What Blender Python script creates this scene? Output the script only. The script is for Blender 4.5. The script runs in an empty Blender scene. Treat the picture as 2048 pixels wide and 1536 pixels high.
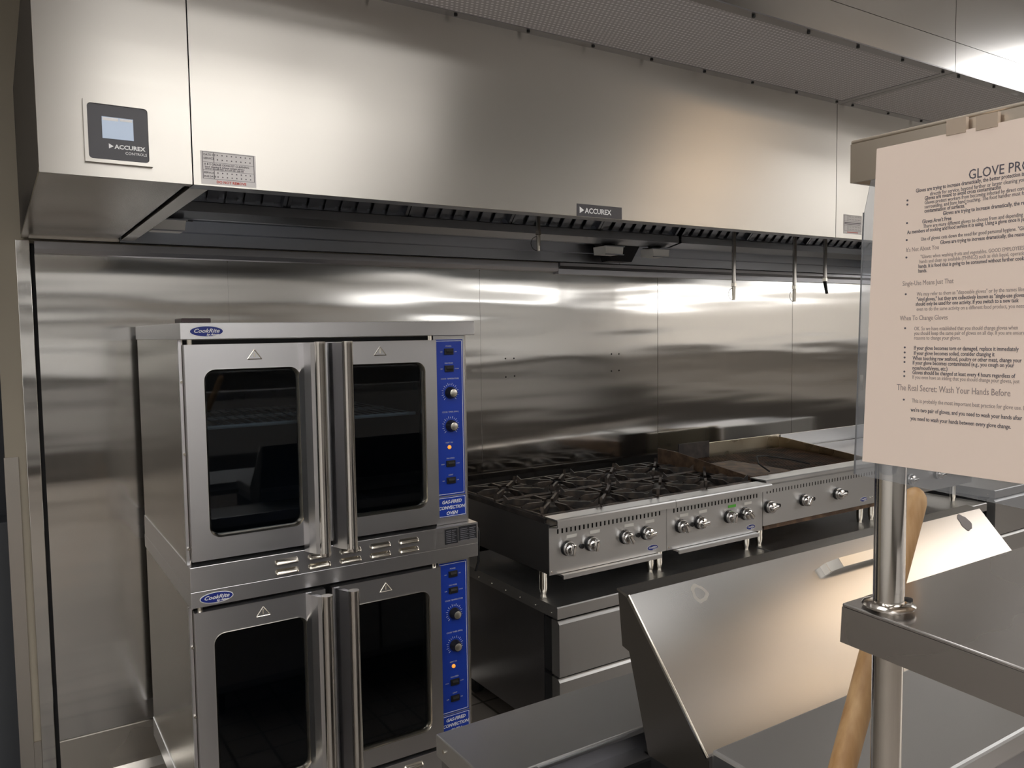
import bpy, bmesh, math, random
from mathutils import Vector, Matrix
random.seed(7)
sc = bpy.context.scene
COL = sc.collection
PI = math.pi

# ------------------------------------------------------------------ camera
F_PX = 1609.38
cam_data = bpy.data.cameras.new('camera')
cam_data.sensor_fit = 'HORIZONTAL'; cam_data.sensor_width = 36.0
cam_data.lens = 36.0 * F_PX / 2048.0
cam_data.clip_start = 0.02; cam_data.clip_end = 60
cam = bpy.data.objects.new('camera', cam_data); COL.objects.link(cam)
yaw, pitch, roll = 0.571366463, -0.0653797567, -0.0137456011
fw = Vector((math.sin(yaw)*math.cos(pitch), math.cos(yaw)*math.cos(pitch), math.sin(pitch)))
r0 = Vector((math.cos(yaw), -math.sin(yaw), 0)); u0 = r0.cross(fw)
rr = math.cos(roll)*r0 + math.sin(roll)*u0
uu = math.cos(roll)*u0 - math.sin(roll)*r0
m = Matrix((rr, uu, -fw)).transposed().to_4x4()
m.translation = Vector((0.533041647, -3.37254072, 1.68300471))
cam.matrix_world = m
sc.camera = cam

# ------------------------------------------------------------------ world / exposure
w = bpy.data.worlds.new('world'); sc.world = w; w.use_nodes = True
w.node_tree.nodes['Background'].inputs[0].default_value = (0.55, 0.6, 0.7, 1)
w.node_tree.nodes['Background'].inputs[1].default_value = 0.02
sc.view_settings.view_transform = 'Standard'
try: sc.view_settings.look = 'None'
except Exception: pass
sc.view_settings.gamma = 1.0
sc.view_settings.use_curve_mapping = False
sc.view_settings.exposure = 0.5
sc.cycles.use_denoising = True
sc.cycles.max_bounces = 8
sc.cycles.sample_clamp_indirect = 6.0
LAMP_COOL = (1.0, 0.982, 0.962)
LAMP_WARM = (1.0, 0.70, 0.42)
PANEL_W = 4.3       # ceiling panels over the kitchen

# ------------------------------------------------------------------ materials
def mat(name, color=(.8,.8,.8), rough=.5, metal=0.0, **kw):
    M_ = bpy.data.materials.new(name); M_.use_nodes = True
    b = M_.node_tree.nodes['Principled BSDF']
    b.inputs['Base Color'].default_value = (*color, 1)
    b.inputs['Roughness'].default_value = rough
    b.inputs['Metallic'].default_value = metal
    for k, v in kw.items():
        b.inputs[k.replace('_', ' ')].default_value = v
    return M_

def nodes(M_):
    nt = M_.node_tree
    return nt, nt.nodes, nt.links, nt.nodes['Principled BSDF']

def brushed(name, color=(.62,.60,.575), rough=.22, aniso=.6, rot=0.0, streak=(2, 2, 260), wave=0.0,
            wave_scale=(.6,.6,4), var=.12, stain=0.0, axis='UV'):
    """stainless steel: brushed streaks, slightly uneven sheet"""
    M_ = mat(name, color, rough, 1.0)
    nt, N, L, b = nodes(M_)
    b.inputs['Anisotropic'].default_value = aniso
    b.inputs['Anisotropic Rotation'].default_value = rot
    tg = N.new('ShaderNodeTangent'); tg.direction_type = 'UV_MAP'; tg.uv_map = 'UVMap'
    L.new(tg.outputs[0], b.inputs['Tangent'])
    tc = N.new('ShaderNodeTexCoord')
    mp = N.new('ShaderNodeMapping'); mp.inputs['Scale'].default_value = streak
    L.new(tc.outputs['Object'], mp.inputs[0])
    n1 = N.new('ShaderNodeTexNoise'); n1.inputs['Scale'].default_value = 1.0; n1.inputs['Detail'].default_value = 3
    L.new(mp.outputs[0], n1.inputs['Vector'])
    n2 = N.new('ShaderNodeTexNoise'); n2.inputs['Scale'].default_value = 3.5; n2.inputs['Detail'].default_value = 2
    L.new(tc.outputs['Object'], n2.inputs['Vector'])
    ad = N.new('ShaderNodeMath'); ad.operation = 'ADD'
    if name in ('hood_steel', 'wall_steel', 'fascia_steel'): L.new(n1.outputs[0], ad.inputs[0])
    else: ad.inputs[0].default_value = .5
    L.new(n2.outputs[0], ad.inputs[1])
    mr = N.new('ShaderNodeMapRange')
    mr.inputs[1].default_value = .7; mr.inputs[2].default_value = 1.3
    mr.inputs[3].default_value = max(.02, rough*(1-var*1.6)); mr.inputs[4].default_value = rough*(1+var*1.6)
    L.new(ad.outputs[0], mr.inputs[0]); L.new(mr.outputs[0], b.inputs['Roughness'])
    hue = N.new('ShaderNodeMapRange')
    hue.inputs[1].default_value = .6; hue.inputs[2].default_value = 1.4
    hue.inputs[3].default_value = 1 - var*.5; hue.inputs[4].default_value = 1 + var*.5
    L.new(ad.outputs[0], hue.inputs[0])
    sc_ = N.new('ShaderNodeVectorMath'); sc_.operation = 'SCALE'; sc_.inputs[0].default_value = color
    N.remove(sc_); N.remove(hue)
    if wave > 0:
        mp2 = N.new('ShaderNodeMapping'); mp2.inputs['Scale'].default_value = wave_scale
        L.new(tc.outputs['Object'], mp2.inputs[0])
        n3 = N.new('ShaderNodeTexNoise'); n3.inputs['Scale'].default_value = 1.0
        n3.inputs['Detail'].default_value = 1.2; n3.inputs['Roughness'].default_value = .45
        L.new(mp2.outputs[0], n3.inputs['Vector'])
        bp = N.new('ShaderNodeBump'); bp.inputs['Strength'].default_value = 1.0
        bp.inputs['Distance'].default_value = wave
        L.new(n3.outputs[0], bp.inputs['Height']); L.new(bp.outputs[0], b.inputs['Normal'])
    return M_

def rusty(name, c1, c2, rough=.7, metal=0.2, scale=14):
    M_ = mat(name, c1, rough, metal)
    nt, N, L, b = nodes(M_)
    tc = N.new('ShaderNodeTexCoord')
    n = N.new('ShaderNodeTexNoise'); n.inputs['Scale'].default_value = scale; n.inputs['Detail'].default_value = 6
    L.new(tc.outputs['Object'], n.inputs['Vector'])
    cr = N.new('ShaderNodeValToRGB')
    cr.color_ramp.elements[0].position = .42; cr.color_ramp.elements[0].color = (*c1, 1)
    cr.color_ramp.elements[1].position = .66; cr.color_ramp.elements[1].color = (*c2, 1)
    L.new(n.outputs[0], cr.inputs[0]); L.new(cr.outputs[0], b.inputs['Base Color'])
    bp = N.new('ShaderNodeBump'); bp.inputs['Strength'].default_value = .4; bp.inputs['Distance'].default_value = .002
    L.new(n.outputs[0], bp.inputs['Height']); L.new(bp.outputs[0], b.inputs['Normal'])
    return M_

STEEL = (.60, .575, .545)
S_WALL = brushed('wall_steel', (.66,.65,.63), .12, .8, 0.0, (60, 60, 1), .0036, (.8, .8, 7.0), .03)
S_HOOD = brushed('hood_steel', (.545,.52,.48), .30, .8, .25, (1, 1, 60), .0010, (1.2, 1.2, 1.0), .03)
S_FASC = brushed('fascia_steel', (.68,.67,.66), .22, .5, .25, (1, 1, 60), .0015, (1.5, 1.5, 1.2), .03)
S_OVEN = brushed('oven_steel', (.72,.715,.73), .29, .6, .25, (1, 1, 80), 0, (2, 2, 2), .03)
S_SIDE = brushed('side_steel', (.56,.53,.49), .26, .6, .25, (1, 1, 60), .0006, (1, 1, 1), .03)
S_RANGE = brushed('range_steel', (.62,.625,.63), .33, .6, .25, (1, 1, 60), 0, (2, 2, 2), .03)
S_TOP = brushed('worktop_steel', (.68,.68,.68), .37, .4, 0.0, (4, 90, 90), 0, (3, 3, 3), .04)
S_LID = brushed('lid_steel', (.55,.54,.53), .26, .7, 0.0, (90, 3, 3), .0006, (2, 2, 2), .05)
S_SHELF = brushed('shelf_steel', (.54,.52,.51), .28, .55, 0.0, (5, 60, 60), 0, (2, 2, 2), .04)
S_POLE = brushed('pole_steel', (.70,.67,.63), .14, .3, 0.0, (60, 60, 1), 0, (1,1,1), .04)
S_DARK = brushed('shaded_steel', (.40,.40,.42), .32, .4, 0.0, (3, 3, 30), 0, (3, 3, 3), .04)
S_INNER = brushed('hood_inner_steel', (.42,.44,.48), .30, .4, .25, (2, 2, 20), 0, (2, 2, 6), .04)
CHROME = mat('chrome', (.80,.78,.76), .07, 1.0)
CHROME_SOFT = mat('satin_chrome', (.74,.70,.62), .18, 1.0)
IRON = rusty('cast_iron', (.030,.027,.026), (.085,.065,.052), .5, .35, 22)
RUST = rusty('rusty_steel', (.10,.065,.045), (.22,.14,.085), .55, .5, 18)
GRILL = rusty('charred_grate', (.035,.022,.016), (.13,.07,.04), .6, .4, 9)
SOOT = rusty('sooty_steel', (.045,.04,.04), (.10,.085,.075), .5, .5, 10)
BLACK = mat('black_plastic', (.012,.012,.014), .35)
BLACKM = mat('black_matte', (.01,.01,.011), .6)
GAP = mat('dark_gap', (.006,.006,.007), .8)
SLOT = mat('slot_black', (.004,.004,.005), .9)
BLUE = mat('panel_blue', (.012,.045,.36), .32)
LOGOBLUE = mat('logo_blue', (.016,.03,.22), .3)
WHITE = mat('white_print', (.80,.80,.80), .5)
GREYPRINT = mat('grey_print', (.55,.55,.56), .5)
PLATE = mat('dark_plate', (.05,.048,.055), .35)
ORANGE = mat('amber_lens', (.9,.35,.04), .25)
ORANGE.node_tree.nodes['Principled BSDF'].inputs['Emission Color'].default_value = (1,.38,.05,1)
ORANGE.node_tree.nodes['Principled BSDF'].inputs['Emission Strength'].default_value = .5
SCREEN = mat('display_screen', (.16,.19,.24), .2)
SCREEN.node_tree.nodes['Principled BSDF'].inputs['Emission Color'].default_value = (.42,.50,.62,1)
SCREEN.node_tree.nodes['Principled BSDF'].inputs['Emission Strength'].default_value = .42
STICKER = mat('sticker_film', (.62,.59,.58), .45)
INK = mat('ink_grey', (.10,.09,.10), .6)
INKBLACK = mat('ink_black', (.10,.09,.11), .6)
INKPALE = mat('ink_pale', (.30,.24,.23), .6)
RED = mat('ink_red', (.55,.08,.05), .6)
GREEN = mat('green_tape', (.12,.55,.06), .5)
TAPE = mat('pale_tape', (.80,.79,.75), .5)
PAPER = mat('paper', (.88,.735,.64), .75)
WOOD = mat('wood_handle', (.50,.30,.14), .5)
nt, N, L, b = nodes(WOOD)
tc = N.new('ShaderNodeTexCoord'); mp = N.new('ShaderNodeMapping'); mp.inputs['Scale'].default_value = (60, 60, 4)
n = N.new('ShaderNodeTexNoise'); n.inputs['Scale'].default_value = 1.0; n.inputs['Detail'].default_value = 4
cr = N.new('ShaderNodeValToRGB'); cr.color_ramp.elements[0].color = (.40,.22,.09,1); cr.color_ramp.elements[1].color = (.62,.40,.20,1)
cr.color_ramp.elements[0].position = .3; cr.color_ramp.elements[1].position = .7
L.new(tc.outputs['Object'], mp.inputs[0]); L.new(mp.outputs[0], n.inputs['Vector']); L.new(n.outputs[0], cr.inputs[0]); L.new(cr.outputs[0], b.inputs['Base Color'])
PAINT = mat('painted_wall', (.36,.32,.255), .6)
ROOMWALL = mat('room_wall', (.80,.79,.77), .7)
CEIL = mat('ceiling_tile', (.87,.865,.85), .8)
nt, N, L, b = nodes(CEIL)
tc = N.new('ShaderNodeTexCoord'); br = N.new('ShaderNodeTexBrick'); br.offset = 0
br.inputs['Scale'].default_value = 1.0; br.inputs['Brick Width'].default_value = .61; br.inputs['Row Height'].default_value = .61
br.inputs['Mortar Size'].default_value = .012
br.inputs['Color1'].default_value = (.87,.865,.85,1); br.inputs['Color2'].default_value = (.84,.835,.82,1); br.inputs['Mortar'].default_value = (.5,.48,.45,1)
L.new(tc.outputs['Object'], br.inputs['Vector']); L.new(br.outputs[0], b.inputs['Base Color'])
FLOOR = mat('quarry_tile', (.16,.08,.05), .45)
nt, N, L, b = nodes(FLOOR)
tc = N.new('ShaderNodeTexCoord'); br = N.new('ShaderNodeTexBrick'); br.offset = 0
br.inputs['Scale'].default_value = 1.0; br.inputs['Brick Width'].default_value = .153; br.inputs['Row Height'].default_value = .153
br.inputs['Mortar Size'].default_value = .006
br.inputs['Color1'].default_value = (.28,.25,.22,1); br.inputs['Color2'].default_value = (.23,.205,.18,1); br.inputs['Mortar'].default_value = (.07,.06,.05,1)
L.new(tc.outputs['Object'], br.inputs['Vector']); L.new(br.outputs[0], b.inputs['Base Color'])
WALLWOOD = mat('wood_panelling', (.50,.26,.11), .5)
DARKBLOCK = mat('unseen_dark_block', (.07,.065,.06), .6)
DARKBAND = mat('unseen_dark_band', (.05,.045,.04), .5)
def emit(name, col, s):
    M_ = mat(name, (.9,.9,.88), .4)
    b = M_.node_tree.nodes['Principled BSDF']
    b.inputs['Emission Color'].default_value = (*col, 1); b.inputs['Emission Strength'].default_value = s
    return M_
LIGHT = emit('lamp_diffuser', LAMP_COOL, PANEL_W)
LIGHTW = emit('warm_lamp_diffuser', LAMP_WARM, 3.0)
FROST = mat('frosted_jar', (.95,.95,.93), .3)
# oven / sleeve glass: clear or dark tint with a glossy coat
def glass(name, tint, base=.04, rough=.02):
    M_ = bpy.data.materials.new(name); M_.use_nodes = True
    nt = M_.node_tree; nt.nodes.clear()
    out = nt.nodes.new('ShaderNodeOutputMaterial'); mx = nt.nodes.new('ShaderNodeMixShader')
    tr = nt.nodes.new('ShaderNodeBsdfTransparent'); tr.inputs[0].default_value = (*tint, 1)
    gl = nt.nodes.new('ShaderNodeBsdfGlossy'); gl.inputs['Roughness'].default_value = rough
    fr = nt.nodes.new('ShaderNodeFresnel'); fr.inputs[0].default_value = 1.5
    nt.links.new(fr.outputs[0], mx.inputs[0]); nt.links.new(tr.outputs[0], mx.inputs[1]); nt.links.new(gl.outputs[0], mx.inputs[2])
    nt.links.new(mx.outputs[0], out.inputs[0])
    return M_
OVENGLASS = glass('oven_glass', (.52,.58,.64))
SLEEVE = glass('clear_sleeve', (.90,.91,.93), rough=.2)
nt = SLEEVE.node_tree; o_ = nt.nodes['Material Output']; pv = o_.inputs[0].links[0].from_socket
df = nt.nodes.new('ShaderNodeBsdfDiffuse'); df.inputs[0].default_value = (.7,.72,.75,1)
m3 = nt.nodes.new('ShaderNodeMixShader'); m3.inputs[0].default_value = .14
nt.links.new(pv, m3.inputs[1]); nt.links.new(df.outputs[0], m3.inputs[2]); nt.links.new(m3.outputs[0], o_.inputs[0])
ENAMEL = mat('oven_enamel', (.022,.028,.034), .35)
# perforated sheet: staggered holes
PERF = mat('perforated_sheet', (.46,.45,.45), .5, .15)
nt, N, L, b = nodes(PERF)
tc = N.new('ShaderNodeTexCoord'); sp = N.new('ShaderNodeSeparateXYZ'); L.new(tc.outputs['Object'], sp.inputs[0])
def M2(op, a, b_=None, c=None):
    n = N.new('ShaderNodeMath'); n.operation = op
    for i, v in enumerate((a, b_, c)):
        if v is None: continue
        if isinstance(v, (int, float)): n.inputs[i].default_value = v
        else: L.new(v, n.inputs[i])
    return n.outputs[0]
px = .0150; py = .0150
row = M2('FLOOR', M2('DIVIDE', sp.outputs[1], py))
off = M2('MULTIPLY', M2('MODULO', M2('ABSOLUTE', row), 2.0), .5)
fx = M2('SUBTRACT', M2('FRACT', M2('ADD', M2('DIVIDE', sp.outputs[0], px), off)), .5)
fy = M2('SUBTRACT', M2('FRACT', M2('DIVIDE', sp.outputs[1], py)), .5)
d = M2('SQRT', M2('ADD', M2('MULTIPLY', fx, fx), M2('MULTIPLY', fy, fy)))
hole = M2('LESS_THAN', d, .26)
mxc = N.new('ShaderNodeMix'); mxc.data_type = 'RGBA'
mxc.inputs[6].default_value = (.52,.50,.515,1); mxc.inputs[7].default_value = (.90,.88,.90,1)
L.new(hole, mxc.inputs[0]); L.new(mxc.outputs[2], b.inputs['Base Color'])

# ------------------------------------------------------------------ mesh helpers
class MB:
    def __init__(s): s.bm = bmesh.new()
    def _xf(s, vs, mtx):
        if mtx is not None: bmesh.ops.transform(s.bm, matrix=mtx, verts=vs)
    def box(s, x0, x1, y0, y1, z0, z1, bev=0.0, mtx=None, seg=2):
        r = bmesh.ops.create_cube(s.bm, size=1.0)
        vs = r['verts']
        for v in vs:
            v.co = Vector(((x0+x1)/2 + v.co.x*(x1-x0), (y0+y1)/2 + v.co.y*(y1-y0), (z0+z1)/2 + v.co.z*(z1-z0)))
        if bev > 0:
            es = list({e for v in vs for e in v.link_edges})
            rb = bmesh.ops.bevel(s.bm, geom=es, offset=bev, segments=seg, affect='EDGES', profile=.5)
            vs = list({v for f in rb['faces'] for v in f.verts} | {v for v in vs if v.is_valid})
            if mtx is not None:
                # include every vertex of the bevelled cube
                seen = set(vs); st = list(vs)
                while st:
                    v = st.pop()
                    for e in v.link_edges:
                        o = e.other_vert(v)
                        if o not in seen: seen.add(o); st.append(o)
                vs = list(seen)
        s._xf(vs, mtx); return s
    def prism(s, prof, axis, a, b_, mtx=None):
        """prof: 2D points; axis x -> (y,z), y -> (x,z), z -> (x,y)"""
        def P(p, t):
            if axis == 'x': return (t, p[0], p[1])
            if axis == 'y': return (p[0], t, p[1])
            return (p[0], p[1], t)
        A = [s.bm.verts.new(P(p, a)) for p in prof]; B = [s.bm.verts.new(P(p, b_)) for p in prof]
        n = len(prof)
        for i in range(n): s.bm.faces.new((A[i], A[(i+1) % n], B[(i+1) % n], B[i]))
        s.bm.faces.new(A); s.bm.faces.new(B[::-1])
        s._xf(A+B, mtx); return s
    def sheet(s, pts, axis, a, b_, th):
        """open profile polyline swept along axis with thickness th (toward +normal)"""
        n = len(pts); nrm = []
        for i in range(n):
            p = Vector(pts[max(i-1, 0)]); q = Vector(pts[min(i+1, n-1)]); d_ = (q-p).normalized()
            nrm.append(Vector((-d_.y, d_.x))*th)
        prof = [tuple(p) for p in pts] + [tuple(Vector(pts[i])+nrm[i]) for i in range(n-1, -1, -1)]
        return s.prism(prof, axis, a, b_)
    def lathe(s, prof, c, ax='z', n=24, cap=True):
        """prof: (radius, height)"""
        c = Vector(c)
        def P(r, h, t):
            if ax == 'z': return c + Vector((r*math.cos(t), r*math.sin(t), h))
            if ax == 'y': return c + Vector((r*math.cos(t), h, r*math.sin(t)))
            return c + Vector((h, r*math.cos(t), r*math.sin(t)))
        rings = [[s.bm.verts.new(P(r, h, 2*PI*i/n)) for i in range(n)] for r, h in prof]
        for k in range(len(rings)-1):
            for i in range(n): s.bm.faces.new((rings[k][i], rings[k][(i+1) % n], rings[k+1][(i+1) % n], rings[k+1][i]))
        if cap: s.bm.faces.new(rings[0][::-1]); s.bm.faces.new(rings[-1])
        return s
    def tube(s, pts, r, n=10, cap=True):
        pts = [Vector(p) for p in pts]; rings = []
        if not isinstance(r, (list, tuple)): r = [r]*len(pts)
        d0 = (pts[1]-pts[0]).normalized()
        up = Vector((0,0,1)) if abs(d0.z) < .9 else Vector((1,0,0))
        a = d0.cross(up).normalized()
        for i, p in enumerate(pts):
            d_ = (pts[min(i+1, len(pts)-1)] - pts[max(i-1, 0)]).normalized()
            a = (a - d_*a.dot(d_)).normalized(); b_ = d_.cross(a)
            rings.append([s.bm.verts.new(p + (a*math.cos(2*PI*k/n) + b_*math.sin(2*PI*k/n))*r[i]) for k in range(n)])
        for k in range(len(rings)-1):
            for i in range(n): s.bm.faces.new((rings[k][i], rings[k][(i+1) % n], rings[k+1][(i+1) % n], rings[k+1][i]))
        if cap: s.bm.faces.new(rings[0][::-1]); s.bm.faces.new(rings[-1])
        return s
    def ellipse(s, c, rx, rz, y0, y1, n=36):
        prof = [(c[0]+rx*math.cos(2*PI*i/n), c[1]+rz*math.sin(2*PI*i/n)) for i in range(n)]
        return s.prism(prof, 'y', y0, y1)
    def frame(s, x0, x1, z0, z1, hx0, hx1, hz0, hz1, r, yf, yb, k=6, rim=0.0, depth=0.0):
        """plate in the xz plane with a rounded rectangular hole, optional sloped rim"""
        inner = rrect(hx0, hx1, hz0, hz1, r, k)
        outer = []
        cx, cz = (hx0+hx1)/2, (hz0+hz1)/2
        for i, (x, z) in enumerate(inner):
            q = i//(k+1)  # corner index: 0 br,1 tr,2 tl,3 bl
            t = (i % (k+1))/k
            c = [(x1, z0), (x1, z1), (x0, z1), (x0, z0)][q]
            if t == .5 or abs(t-.5) < .01: outer.append(c)
            elif q == 0: outer.append((x, z0) if t < .5 else (x1, z))
            elif q == 1: outer.append((x1, z) if t < .5 else (x, z1))
            elif q == 2: outer.append((x, z1) if t < .5 else (x0, z))
            else: outer.append((x0, z) if t < .5 else (x, z0))
        bm = s.bm; n = len(inner)
        IF = [bm.verts.new((x, yf, z)) for x, z in inner]; OF = [bm.verts.new((x, yf, z)) for x, z in outer]
        IB = [bm.verts.new((x, yb, z)) for x, z in inner]; OB = [bm.verts.new((x, yb, z)) for x, z in outer]
        for i in range(n):
            j = (i+1) % n
            for quad in ((OF[i], OF[j], IF[j], IF[i]), (IF[i], IF[j], IB[j], IB[i]), (IB[i], IB[j], OB[j], OB[i]), (OB[i], OB[j], OF[j], OF[i])):
                try: bm.faces.new(quad)
                except Exception: pass
        return s
    def build(s, name, material, parent=None, smooth=False):
        bm = s.bm
        bmesh.ops.remove_doubles(bm, verts=bm.verts, dist=1e-6)
        bmesh.ops.recalc_face_normals(bm, faces=bm.faces)
        uv = bm.loops.layers.uv.new('UVMap')
        for f in bm.faces:
            nx, ny, nz = (abs(c) for c in f.normal)
            for l in f.loops:
                x, y, z = l.vert.co
                if nz >= nx and nz >= ny: l[uv].uv = (x, y)
                elif ny >= nx: l[uv].uv = (x, z)
                else: l[uv].uv = (y, z)
            f.smooth = smooth
        me = bpy.data.meshes.new(name); o = bpy.data.objects.new(name, me)
        if parent is not None:
            off = ORG.get(parent.name, Vector((0,0,0)))
            bmesh.ops.translate(bm, verts=bm.verts, vec=-off)
            o.parent = parent; ORG[o.name] = off
        else:
            vs = [v.co for v in bm.verts]
            lo = Vector((min(v[i] for v in vs) for i in range(3))); hi = Vector((max(v[i] for v in vs) for i in range(3)))
            off = Vector(((lo.x+hi.x)/2, (lo.y+hi.y)/2, lo.z))
            bmesh.ops.translate(bm, verts=bm.verts, vec=-off); o.location = off; ORG[o.name] = off
        bm.to_mesh(me); bm.free()
        if smooth:
            me.set_sharp_from_angle(angle=math.radians(40))
        me.materials.append(material); COL.objects.link(o)
        return o
ORG = {}
def rrect(x0, x1, z0, z1, r, k=6):
    out = []
    for (cx, cz, a0) in ((x1-r, z0+r, -PI/2), (x1-r, z1-r, 0), (x0+r, z1-r, PI/2), (x0+r, z0+r, PI)):
        for i in range(k+1):
            a = a0 + (PI/2)*i/k
            out.append((cx+r*math.cos(a), cz+r*math.sin(a)))
    return out
def thing(name, label, cat, loc, group=None):
    o = bpy.data.objects.new(name, None); COL.objects.link(o)
    o.location = loc; o.empty_display_size = .05
    o['label'] = label; o['category'] = cat
    if group: o['group'] = group
    ORG[o.name] = Vector(loc)
    return o
def tag(o, label, cat, group=None):
    o['label'] = label; o['category'] = cat
    if group: o['group'] = group
    return o
def struct(o): o['kind'] = 'structure'; return o
def copy_tree(o, delta, parent=None):
    c = o.copy(); COL.objects.link(c); c.parent = parent
    if parent is None: c.location = o.location + Vector(delta)
    for ch in list(o.children): copy_tree(ch, delta, c)
    return c
FONT = None
def text(name, body, material, parent, origin, xdir, up, size, shear=0.0, bold=0.0, align='LEFT', depth=.0004, xscale=1.0, merge=None):
    """lettering as a thin mesh; xdir/up in world space"""
    cu = bpy.data.curves.new('tmp', 'FONT'); cu.body = body; cu.size = size; cu.shear = shear; cu.offset = bold
    cu.align_x = align; cu.extrude = depth; cu.resolution_u = 2
    tmp = bpy.data.objects.new('tmp', cu); COL.objects.link(tmp)
    bpy.context.view_layer.update()
    dg = bpy.context.evaluated_depsgraph_get()
    me = bpy.data.meshes.new_from_object(tmp.evaluated_get(dg))
    bpy.data.objects.remove(tmp); bpy.data.curves.remove(cu)
    X = Vector(xdir).normalized(); U = Vector(up).normalized(); Nn = X.cross(U)
    off = ORG.get(parent.name, Vector((0,0,0))) if parent is not None else Vector((0,0,0))
    for v in me.vertices:
        v.co = Vector(origin) + X*v.co.x*xscale + U*v.co.y + Nn*v.co.z - off
    if merge is not None:
        merge.from_mesh(me); bpy.data.meshes.remove(me); return None
    me.name = name; me.materials.clear(); me.materials.append(material)
    o = bpy.data.objects.new(name, me); COL.objects.link(o)
    if parent is not None: o.parent = parent; ORG[o.name] = off
    return o
def texts(name, items, material, parent, **kw):
    """several lines of lettering in one mesh"""
    bm = bmesh.new()
    for it in items:
        k = dict(kw); k.update(it[3] if len(it) > 3 else {})
        text(name, it[0], material, parent, it[1], k.pop('xdir', (1,0,0)), k.pop('up', (0,0,1)), it[2], merge=bm, **k)
    me = bpy.data.meshes.new(name); bm.to_mesh(me); bm.free()
    me.materials.append(material)
    o = bpy.data.objects.new(name, me); COL.objects.link(o); o.parent = parent
    ORG[o.name] = ORG.get(parent.name, Vector((0,0,0)))
    return o

# ================================================================== THE ROOM
RX0, RX1, RY0, CZ = -3.0, 9.5, -8.0, 3.0
struct(MB().box(RX0, RX1, RY0, 1.6, -.1, 0).build('floor', FLOOR))
struct(MB().box(RX0, RX1, RY0, 1.6, CZ, CZ+.1).build('ceiling', CEIL))
struct(MB().box(RX0-.1, RX0, RY0, 1.6, 0, CZ).build('wall_left', ROOMWALL))
struct(MB().box(RX1, RX1+.1, RY0, 1.6, 0, CZ).build('wall_right', mat('tan_wall', (.66,.62,.57), .6)))
struct(MB().box(RX0, RX1, RY0-.1, RY0, 0, CZ).build('wall_front', ROOMWALL))
wb = MB()
wb.box(.549, RX1, .003, .16, 0, CZ)                 # cooking-line wall ends at a door opening
wb.box(RX0, -.55, .003, .16, 0, CZ)
wb.box(-.55, .549, .003, .16, 2.2, CZ)
wback = struct(wb.build('wall_back', PAINT))
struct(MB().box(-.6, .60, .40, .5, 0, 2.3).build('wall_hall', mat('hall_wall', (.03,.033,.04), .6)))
# stainless wall sheets and their divider bars
xs = [.672, 1.343, 2.522, 3.677, 4.837, 6.05, 7.25]
for i in range(len(xs)-1):
    MB().box(xs[i]+(.0015 if i else 0), xs[i+1]-.0015, -.004, .003, .181, 2.02).build('wall_panel', S_WALL, wback)
for x in xs[1:3]:
    MB().box(x-.0015, x+.0075, -.0055, -.004, .19, 1.976).build('divider_strip', S_WALL, wback)
sc_ = MB()
for x, z in [(2.662,1.549),(2.712,1.548),(2.663,1.457),(2.714,1.46),(3.341,1.553),(3.393,1.552),(3.34,1.461),(3.393,1.462)]:
    sc_.lathe([(.0042,-.0048),(.0042,-.0041)], (x, 0, z), 'y', 8)
sc_.build('screw_holes', BLACKM, wback)
MB().box(5.578, 5.584, -.016, -.004, 1.243, 1.348).build('edge_clip', CHROME_SOFT, wback)
MB().prism([(0,.0),(-.035,.0),(-.016,.03),(-.012,.178),(0,.181)], 'x', .672, 7.25).build('cove_base', brushed('cove_steel', (.66,.63,.58), .3, .4, 0, (3,3,60), .0006), wback)
struct(MB().prism([(-.004,2.026),(-.034,2.026),(-.034,2.0),(-.028,1.985),(-.004,1.982)], 'x', .672, 2.97).build('trim_1', S_DARK))
struct(MB().prism([(-.004,2.026),(-.046,2.028),(-.046,2.012),(-.030,1.998),(-.030,1.972),(-.004,1.972)], 'x', 2.973, 7.25).build('trim_2', S_DARK))
struct(MB().box(.614, .658, -.022, .003, 0, 2.03, .002).build('trim_3', S_WALL))
struct(MB().box(.658, .672, -.006, .003, 0, 2.02).build('trim_4', GAP))
struct(MB().box(.5485, .590, -.003, .003, .02, 1.258, .001).box(.5455, .549, -.003, .1, .02, 1.258).build('trim_5', S_SIDE))
struct(MB().box(.590, .6135, -.004, .003, 0, .2).build('baseboard_back', S_SIDE))
# something grey beyond the doorway
t = MB().box(.40, .552, .24, .395, .0, .98, .004).build('storage_cabinet', mat('cabinet_grey', (.07,.075,.085), .5))
tag(t, 'grey cabinet in the dark room beyond the door opening at far left', 'cabinet')

# dark ceiling wedge added and shaped for the hood's reflection, ceiling lamps (all behind the camera, mirrored in the steel)
struct(MB().prism([(2.18,-2.4),(2.95,-2.4),(3.9,-2.95),(4.7,-3.6),(5.5,-5.7),(5.9,-6.3),(4.25,-6.3)], 'z', 2.93, CZ).build('trim_6', DARKBLOCK))
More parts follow.
